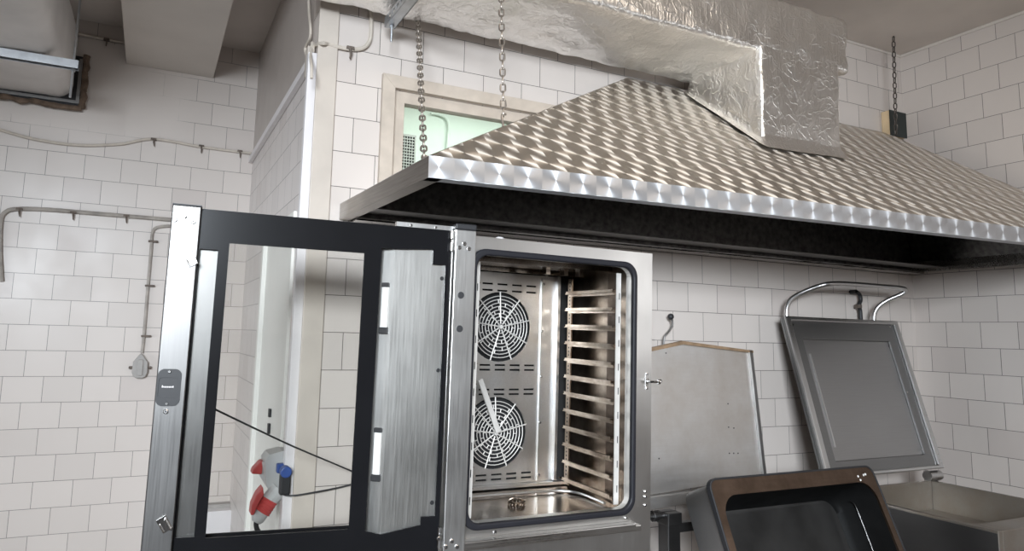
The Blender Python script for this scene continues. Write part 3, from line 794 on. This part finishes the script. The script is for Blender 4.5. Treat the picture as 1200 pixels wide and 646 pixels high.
bm = B(); box(bm, -.8168, -.742, -.022, .060, -1.03, .010); sp('stile', bm, M['steel_stile'], bevel=.003)
bm = B(); box(bm, -.8168, -.741, -.023, .061, .0102, .0135); sp('stile_cap', bm, M['black_matt'])
bm = B(); box(bm, .004, .0725, -.030, .020, -1.03, .010)
for z in (.02,): pass
sp('hinge_stile', bm, M['steel_front'], bevel=.002)
bm = B(); box(bm, .003, .0735, -.032, .035, .0102, .030); sp('hinge_cap', bm, M['black_matt'], bevel=.004)
for z in (-.006, -.045, -.905, -.94):
    bm = B(); tube(bm, [(-.003, -.012, z-.012), (-.003, -.012, z+.012)], .008, 10); sp('hinge_knuckle', bm, M['screw'], smooth=True)
for z in (-.196, -.300):
    bm = B(); tube(bm, [(.028, -.0305, z), (.028, -.033, z)], .0105, 16); sp('hole_plug', bm, M['black_matt'])
for x, z in ((-.807, -.033), (-.784, -.021), (-.760, -.034), (-.7865, -.549), (.017, -.047), (.033, -.034), (.049, -.049), (.012, -.945), (.030, -.930), (.047, -.947), (-.012, -.92)):
    bm = B(); screw_head(bm, x, -.0225 if x < -.5 else -.0305, z, .0065); sp('screw', bm, [M['screw'], M['black_matt']])
for z in (0, GB-.008):
    bm = B(); box(bm, -.742, .004, .0, .058, z, z+.008); sp('door_rail', bm, M['black'])
bm = B(); box(bm, -.180, .003, -.004, .02, .0082, .022)
sp('top_hinge_bracket', bm, M['steel_front'])
for x in (-.135, -.055):
    bm = B(); screw_head(bm, x, -.0042, .014, .004); sp('screw', bm, [M['screw'], M['black_matt']])
bm = B(); plate(bm, rect(-.742, -.236, GB, 0), [rect(-.690, -.262, -.89, -.07)], .050, .056); sp('outer_glass_border', bm, M['black'])
bm = B(); box(bm, -.70, -.25, .0515, .0545, -.90, -.06); sp('outer_glass', bm, M['glass'])
bm = B(); box(bm, -.739, DX1, -.0042, -.0022, -.90, -.05)
sp('inner_glass', bm, M['glass'])
# lamp column behind the glass: box with an angled left face
bm = B(); prism(bm, [(-.243, .0465), (-.243, .046), (-.180, .006), (-.004, .006), (-.004, .046)], -.93, -.03, mapf=lambda u, v, d: (u, v, d))
col = sp('lamp_column', bm, M['steel_front'])
bm = B(); box(bm, -.745, -.686, .010, .046, -.93, -.04); sp('side_channel', bm, M['steel_stile'])
bm = B(); box(bm, -.750, -.742, -.004, .010, -.93, -.07); sp('seal_strip', bm, M['black_matt'])
ang = math.atan2(.040, .063)
for z0, z1 in ((-.318, -.168), (-.752, -.603)):
    mx = Matrix.Translation((-.199, .0170, 0)) @ Matrix.Rotation(-ang, 4, 'Z')
    bm = B(); box(bm, -.0115, .0115, -.007, .002, z0+.008, z1-.008, 0, mx)
    lamp = sp('door_lamp', bm, M['lamp_lens'], bevel=.004)
    for zz, ww, hh in ((z1-.014, .0125, .014), (z0-.006, .0145, .020)):
        bm = B(); box(bm, -ww, ww, -.009, .002, zz, zz+hh, 0, mx); sp('lamp_end_cap', bm, M['black_matt'], bevel=.002)
for x, z in ((-.0245, -.145), (-.0245, -.43), (-.026, -.825)):
    bm = B(); tube(bm, [(x, .0058, z), (x, .0045, z)], .0065, 12); sp('column_hole', bm, M['black_matt'])
# recessed black handle insert with a small white word on it
bm = B(); plate(bm, rrect(-.817+.003, -.755, -.535, -.437, .017), [rrect(-.810, -.759, -.513, -.460, .008)], -.0245, -.0215); box(bm, -.811, -.758, -.0222, -.0215, -.514, -.459)
sp('handle_insert', bm, M['black_matt'])
bm = B()
xx = -.8015
for wd, hh in ((.0026, .0058), (.0018, .0036), (.0024, .0036), (.0024, .0036), (.0020, .0036), (.0024, .0036), (.0022, .0036), (.0018, .0036), (.0024, .0046)):
    box(bm, xx, xx+wd, -.0226, -.0221, -.4865, -.4865+hh); xx += wd+.0011
sp('white_word', bm, M['white_pl'])
for z in (-.444, -.528):
    bm = B(); screw_head(bm, -.786, -.0247, z, .004); sp('screw', bm, [M['screw'], M['black_matt']])
for (x, z, rz) in ((-.758, -.138, -.5), (-.7655, -.838, -.55)):
    mx = Matrix.Translation((x, -.0225, z)) @ Matrix.Rotation(rz, 4, 'Y')
    bm = B(); box(bm, -.013, .013, -.004, 0, -.020, .020, 0, mx); box(bm, .004, .010, -.014, -.004, -.020, .012, 0, mx); box(bm, -.011, -.008, -.010, -.004, -.018, .006, 0, mx)
    sp('glass_clip', bm, M['chrome'], bevel=.002)

# ---------------------------------------------------------------- sockets behind the door
def a3(x, y): return aty(x, y, 2.755)
so = empty('socket_unit', (XS-.002, 2.80, .90), 'grey wall socket unit with red flap and blue outlet behind the glass door', 'socket'); sl = Vector(so.location)
poly = [a3(x, y) for x, y in ((316, 533), (331, 529), (345, 530), (345, 591), (339, 591), (331, 587), (322, 584), (312, 570), (311, 540))]
bm = B(); prism(bm, [(p.x-sl.x if p.x < XS-.004 else -.002, p.z-sl.z) for p in poly], -.045, .07); link('housing', bm, M['grey_pl'], so, bevel=.006, seg=2)
c = a3(341, 524)-sl; bm = B(); box(bm, c.x-.015, -.002, -.03, .03, c.z-.02, c.z+.008); cyl(bm, (c.x+.003, 0, c.z), (c.x+.003, 0, c.z+.045), .006); link('cable_gland', bm, M['grey_pl'], so, bevel=.003)
c = a3(313, 554)-sl; bm = B(); tube(bm, [c+Vector((.014, .05, 0)), c+Vector((-.004, .04, -.004))], .038, 20); link('outlet_ring', bm, M['grey_pl'], so)
c = a3(305, 551)-sl; bm = B(); prism(bm, [(c.x-.024, c.z-.022), (c.x+.014, c.z-.026), (c.x+.018, c.z+.024), (c.x+.006, c.z+.022), (c.x-.018, c.z-.004)], .0, .055); link('red_flap', bm, M['red_pl'], so, bevel=.005)
c = a3(331, 548)-sl; bm = B(); box(bm, c.x-.024, c.x+.022, -.075, -.044, c.z-.016, c.z+.018); tube(bm, [c+Vector((0, -.046, -.003)), c+Vector((0, -.085, -.003))], .021, 16); link('blue_outlet', bm, M['blue_pl'], so, bevel=.004)
p0, p1 = a3(324, 577)-sl, a3(315, 587)-sl
bm = B(); tube(bm, [p0+Vector((.01, .0, .012)), p1], [.034, .030], 18); link('red_outlet_neck', bm, M['grey_pl'], so)
# red plug
q0, q1, q2 = a3(317, 585), a3(307, 600), a3(300, 612)
pg = empty('power_plug', q0, 'red and grey industrial plug hanging from the wall socket', 'plug')
d = (q1-q0); bm = B(); n_ = 9
tube(bm, [q0+d*(i/n_)-q0 for i in range(n_+1)], [.030+.0025*(i % 2) for i in range(n_+1)], 18); link('red_sleeve', bm, M['red_pl'], pg, smooth=True)
bm = B(); tube(bm, [q1-q0, q1-q0+(q2-q1)*.7, q2-q0], [.027, .025, .018], 16); link('grey_collar', bm, M['grey_pl'], pg, smooth=True)
bm = B(); tube(bm, smoothpath([q2-q0, a3(301, 620)-q0, a3(307, 632)-q0, a3(308, 660)-q0]), .009, 8); link('cord', bm, M['cable_black'], pg, smooth=True)
lp_ = [a3(x, y) for x, y in ((307, 569), (308, 578), (301, 590), (296, 602), (292.5, 602), (294, 590), (300, 577))]
bm = B(); prism(bm, [(p.x-q0.x, p.z-q0.z) for p in lp_], -.03, .03); link('red_lid', bm, M['red_pl'], pg, bevel=.004)
# black plug in the blue outlet
c = a3(330.5, 563)
bp = empty('power_plug', c, 'black plug in the blue outlet, its cord running right to the back wall', 'plug')
bm = B(); box(bm, -.019, .019, -.075, -.040, -.040, .034); link('body', bm, M['black_matt'], bp, bevel=.006)
bm = B(); tube(bm, smoothpath([aty(330, 575, 2.70)-c, aty(333, 580, 2.69)-c, aty(345, 581, 2.672)-c, aty(370, 577, 2.672)-c, aty(400, 571, 2.685)-c, aty(430, 563, 2.69)-c]), .0035, 8)
link('cord', bm, M['cable_black'], bp, smooth=True)
cable('slack_cable', [aty(244, 476, 2.14), aty(300, 503, 2.28), aty(345, 524, 2.42), aty(390, 543, 2.58), aty(425, 558, 2.692)], .003, M['cable_black'],
      'thin dark cord stretched behind the glass door down to the back wall', 'cable', k=4)
# white dispenser low on the far wall
c = aty(253, 612, YL)
wb = empty('wall_dispenser', (c.x, YL, c.z), 'white round-cornered dispenser low on the far wall, seen through the door glass', 'dispenser')
bm = B(); plate(bm, rrect(-.16, .105, -.10, .095, .05), [], -.13, -.02); link('cover', bm, M['white_pl'], wb, bevel=.012, seg=3)
bm = B(); prism(bm, rrect(-.165, .122, -.12, .118, .055), -.06, -.001); link('back_housing', bm, M['grey_box'], wb, bevel=.01)

# things in the next room
c = aty(479, 178, 4.60)
vg = empty('vent_grille', (c.x, 4.62, c.z), 'small dark vent grille on the mint wall beyond the window', 'vent')
bm = B(); plate(bm, rect(-.055, .055, -.13, .13), [rect(-.048+.0195*i, -.034+.0195*i, -.12+.022*j, -.105+.022*j) for i in range(5) for j in range(11)], -.015, -.004)
link('grid', bm, M['grey_pl'], vg)
bm = B(); box(bm, -.052, .052, -.0038, -.001, -.126, .126); link('dark_backing', bm, M['dark'], vg)
cable('wall_pipe', px([(505, 133), (513, 134), (523, 139), (526, 150), (525, 162), (524, 176)], 4.6), .010, M['mint'], 'thin pale pipe on the mint wall beyond the window', 'pipe')

# ---------------------------------------------------------------- steel panel leaning on the wall, with its lever
pn = empty('steel_panel', (2.4, 2.60, .86), 'pale matt steel panel with a peaked top leaning on the back wall beside the oven', 'panel')
def pm(u, v, d):   # lean: bottom stands further out than the top
    return (u-2.4, (v-.86)*.085-.03+d-.02, v-.86)
po = [(1.90, .855), (2.775, .900), (2.768, 1.505), (2.316, 1.540), (1.90, 1.465)]
bm = B(); prism(bm, po, -.0, .006, mapf=pm); link('sheet', bm, M['steel_panel'], pn)
bm = B(); prism(bm, [(2.765, .90), (2.785, .90), (2.768, 1.510), (2.748, 1.511)], -.014, -.0005, mapf=pm); tag(link('side_flange', bm, M['steel_dark'], pn), 'darker folded right edge')
bm = B(); prism(bm, [(2.316, 1.532), (2.772, 1.496), (2.772, 1.508), (2.316, 1.548)], -.014, .012, mapf=pm); prism(bm, [(1.90, 1.456), (2.316, 1.530), (2.316, 1.546), (1.90, 1.470)], -.014, .012, mapf=pm)
tag(link('top_flange', bm, M['brown_edge'], pn), 'rust-brown folded top edge')
bm = B(); prism(bm, [(1.90, .800), (2.70, .835), (2.70, .880), (1.90, .853)], -.022, .012, mapf=pm); link('bottom_rail', bm, M['steel_panel'], pn, bevel=.002)
for x, y in ((850, 473), (849, 500), (855, 501), (853, 530), (858, 530), (781, 414), (766, 536), (848, 530)):
    bm = B(); p = aty(x, y, 2.6); vx = p.x; q = pm(vx, p.z, 0); cyl(bm, (q[0], q[1]-.0012, q[2]), (q[0], q[1]+.001, q[2]), .0035, 8)
    link('small_hole', bm, M['black_matt'], pn)
kp = [aty(x, y, 2.655) for x, y in ((786, 372), (788, 380), (784, 388), (779, 394), (777.5, 404), (777, 425))]
kb = empty('lever', kp[0], 'bent steel lever with a black ball knob above the leaning panel', 'lever')
bm = B(); tube(bm, [p-kp[0] for p in smoothpath(kp)], .0055, 8); tube(bm, [kp[-1]-kp[0]+Vector((0, 0, .02)), kp[-1]-kp[0]+Vector((0, .04, .02))], .012, 10); link('rod', bm, M['steel'], kb, smooth=True)
bm = B(); ball(bm, (0, 0, .003), .0155); link('ball_knob', bm, M['black_matt'], kb, smooth=True)
tp = [aty(x, y, 2.665) for x, y in ((1003, 342), (1007, 345), (1008.5, 352), (1006, 359), (1008, 364), (1009, 380), (1010, 400))]
tpo = empty('water_spout', tp[0], 'short dark water spout on the back wall behind the lid handle', 'tap')
bm = B(); tube(bm, [p-tp[0] for p in smoothpath(tp)], .011, 10); tube(bm, [(0, -.003, 0), (0, .034, 0)], .013, 10); link('pipe', bm, M['black_matt'], tpo, smooth=True)
bm = B(); c = tp[3]-tp[0]; box(bm, c.x-.016, c.x+.012, -.016, .016, c.z-.012, c.z+.01); link('collar', bm, M['clip'], tpo, bevel=.004)

# ---------------------------------------------------------------- braising pan with raised lid (right)
bp1 = empty('braising_pan', (3.45, 2.05, 0), 'rectangular stainless braising pan in the right corner with its lid raised', 'cooking pan', 'braising pans')
ox, oy = 3.45, 2.05
bx0, bx1, by0, by1, bz = 3.055-ox, 3.85-ox, 1.665-oy, 2.415-oy, .842
bm = B(); tk = .028
box(bm, bx0, bx0+tk, by0, by1, .52, bz); box(bm, bx1-.012, bx1, by0, by1, .52, bz); box(bm, bx0+tk, bx1-.012, by0, by0+.10, .52, bz); box(bm, bx0+tk, bx1-.012, by1-.012, by1, .52, bz)
box(bm, bx0+tk, bx1-.012, by0+.10, by1-.012, .52, .695)
link('basin', bm, M['steel_basin'], bp1, bevel=.003)
bm = B(); box(bm, bx0-.003, bx0, by0+.004, by1, .52, bz-.010); tag(link('side_shade_sheet', bm, M['steel_pan'], bp1), 'outer side darkened by an added sheet')  # thin dark sheet puts the shade of this side into the colour
bm = B(); box(bm, bx0+.03, bx1-.03, by0+.05, by1-.05, .12, .519)
for x in (bx0+.08, bx1-.08):
    for y in (by0+.1, by1-.1): cyl(bm, (x, y, 0), (x, y, .12), .025)
link('base', bm, M['steel_pan'], bp1)
bm = B(); cyl(bm, (3.775-ox, 2.385-oy, .872), (3.872-ox, 2.385-oy, .872), .026, 20); box(bm, 3.855-ox, 3.87-ox, 2.38-oy, 2.40-oy, .84, .872)
link('hinge', bm, M['steel'], bp1, smooth=True)
# lid: local u along x, v down from the top edge; leaning back against the wall
LT, LB = Vector((0, 2.605, 1.677)), Vector((0, 2.392, .905)); lv = (LB-LT).normalized(); ln = Vector((0, lv.z, -lv.y)); LL = (LB-LT).length
if ln.y > 0: ln = -ln
def lm(u, v, d):   # d towards the viewer
    p = LT+lv*v+ln*d; return (u-ox, p.y-oy, p.z)
lx0, lx1 = 2.982, 3.872
bm = B(); prism(bm, rect(lx0, lx1, 0, LL), .0, .012, mapf=lm)
lid = link('lid', bm, M['steel_dark'], bp1)
tag(lid, 'raised grey lid with a recessed panel')
bm = B(); plate(bm, rect(lx0, lx1, 0, LL), [rect(lx0+.10, lx1-.10, .115, LL-.075)], .012, .026, mapf=lm); link('lid_border', bm, M['steel_dark'], lid, bevel=.004)
bm = B(); plate(bm, rect(lx0-.003, lx1+.003, -.003, LL+.003), [rect(lx0+.035, lx1-.030, .02, LL-.015)], .026, .040, mapf=lm); link('lid_flange', bm, M['steel'], lid, bevel=.005)
bm = B(); plate(bm, rect(lx0+.101, lx1-.101, .116, LL-.076), [], .0122, .0135, mapf=lm); link('lid_inner_panel', bm, M['steel_lid_in'], lid)
bm = B(); tube(bm, [lm(lx0+.135, .19, .0135), lm(lx0+.135, LL-.14, .0135)], .006, 8); link('lid_rib', bm, M['steel'], lid, smooth=True)
for u, v in ((lx0+.05, .04), (lx1-.06, .03), (lx1-.045, .02), (lx1-.11, .14), (lx1-.115, LL-.10), (lx1-.09, .40)):
    bm = B(); c = Vector(lm(u, v, .026)); tube(bm, [c, c+ln*.002], .005, 8); link('rivet', bm, M['screw'], lid)
hpts = [(922, 376, 2.60), (922, 362, 2.60), (926, 352, 2.595), (938, 344, 2.57), (958, 336, 2.52), (975, 332.5, 2.48), (1000, 333, 2.475), (1030, 335.5, 2.475), (1054, 337.5, 2.475), (1061, 340.5, 2.482), (1056, 345, 2.50), (1040, 352, 2.55), (1029, 360, 2.585), (1024.5, 369, 2.60), (1024, 381, 2.60)]
bm = B(); tube(bm, [p-Vector((ox, oy, 0)) for p in smoothpath([aty(*h) for h in hpts])], .0125, 12); link('lid_handle', bm, M['steel'], lid, smooth=True)

# ---------------------------------------------------------------- tilted braising pan (front)
bp2 = empty('braising_pan', (2.35, 2.1, 0), 'blackened deep pan tilted forward on its stand, grease-brown rim facing out', 'cooking pan', 'braising pans')
po2 = Vector((2.35, 2.1, 0)); al = math.radians(23); PT = Vector((1.899, 2.0, 1.044)); PW = .893; PL = .66; PDEP = .185
ru = Vector((0, -math.sin(al), -math.cos(al))); rd = Vector((0, math.cos(al), -math.sin(al)))
def qm(u, v, d): return tuple(PT+Vector((u, 0, 0))+ru*v+rd*d-po2)
def rmap(x, z, y): return qm(x, -z, y)
bm = B(); tp_ = .05
inn = rrect(.034, PW-.030, -PL+.04, -.058, .075, 8)
plate(bm, rrect(0, PW, -PL, 0, .035, 6), [inn], 0, .010, mapf=rmap)
rim = link('rim', bm, M['pan_rim'], bp2); tag(rim, 'grease-brown flat rim')
bm = B(); lo = rrect(-.006, PW+.006, -PL-.006, .006, .04, 6); ri = rrect(.002, PW-.002, -PL+.002, -.002, .034, 6); plate(bm, lo, [ri], -.003, .020, mapf=rmap)
link('rim_edge', bm, M['black_matt'], bp2, bevel=.003)
bm = B(); A = [bm.verts.new(qm(x, -z, .009)) for x, z in inn]
cxp, czp = PW/2, -PL/2
Bv = [bm.verts.new(qm(cxp+(x-cxp)*.93, -(czp+(z-czp)*.93), PDEP-.03)) for x, z in inn]
Cv = [bm.verts.new(qm(cxp+(x-cxp)*.87, -(czp+(z-czp)*.87), PDEP-.008)) for x, z in inn]
for P_, Q_ in ((A, Bv), (Bv, Cv)):
    for i in range(len(P_)):
        j = (i+1) % len(P_); bm.faces.new((P_[i], P_[j], Q_[j], Q_[i]))
f = bm.faces.new(Cv); f.material_index = 1
o = link('inner_well', bm, [M['pan_black'], M['pan_floor']], bp2, smooth=True)
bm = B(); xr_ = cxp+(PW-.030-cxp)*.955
tube(bm, smoothpath([qm(xr_-.035, .118, .088), qm(xr_-.012, .135, .094), qm(xr_-.004, .20, .098), qm(xr_-.002, .40, .10), qm(xr_-.002, PL-.12, .10)]), .0022, 6)  # tube added in place of the reflection along the inner crease
tag(link('crease_glint', bm, M['steel_stile'], bp2, smooth=True), 'thin steel line standing in for a glint inside the pan')
bm = B(); oc = [rrect(.006, PW-.006, -PL+.006, -.006, .035, 6), rrect(.012, PW-.012, -PL+.03, -.012, .04, 6), rrect(.03, PW-.03, -PL+.05, -.03, .04, 6)]
rg = [[bm.verts.new(qm(x, -z, dd)) for x, z in o_] for o_, dd in zip(oc, (.011, PDEP-.02, PDEP))]
for P_, Q_ in zip(rg, rg[1:]):
    for i in range(len(P_)):
        j = (i+1) % len(P_); bm.faces.new((P_[i], P_[j], Q_[j], Q_[i]))
bm.faces.new(rg[-1])
link('body', bm, M['steel_pan_body'], bp2, smooth=True)
for u, v in ((.795, .035), (.83, .032), (.842, .030), (.80, .05)):
    bm = B(); prism(bm, [(u+.0055*random.uniform(.6, 1.2)*math.cos(a), -v+.005*math.sin(a)) for a in (0, 1, 2, 3, 4, 5)], -.0008, 0, mapf=rmap)
    tag(link('chipped_spot', bm, M['lamp_lens'], rim), 'pale chip in the brown rim')
s0 = aty(784, 603, 2.22)-po2
s1 = 2.75-po2.x
for xx, zz in ((s0.x, s0.z-.01), (s1, .70)):
    bm = B(); box(bm, xx-.030, xx+.030, s0.y-.03, s0.y+.03, 0, zz); link('stand_post', bm, M['steel_pan'], bp2, bevel=.003)
bm = B(); box(bm, s0.x-.034, s0.x+.034, s0.y-.036, s0.y+.034, s0.z-.035, s0.z+.012); cyl(bm, (s0.x-.12, s0.y, s0.z+.0), (s0.x+.035, s0.y, s0.z+.0), .014); cyl(bm, (s0.x-.085, s0.y, s0.z), (s0.x-.06, s0.y, s0.z), .021)
link('pivot', bm, M['steel_pan'], bp2, bevel=.003)
bm = B(); c = aty(800, 617, 2.22)-po2; box(bm, s0.x+.03, s1-.03, s0.y-.015, s0.y+.015, c.z-.018, c.z+.018); link('crossbar', bm, M['steel_pan'], bp2, bevel=.003)
bm = B(); box(bm, s0.x+.03, s1-.03, s0.y-.02, s0.y+.02, .15, .19); link('crossbar', bm, M['steel_pan'], bp2, bevel=.003)
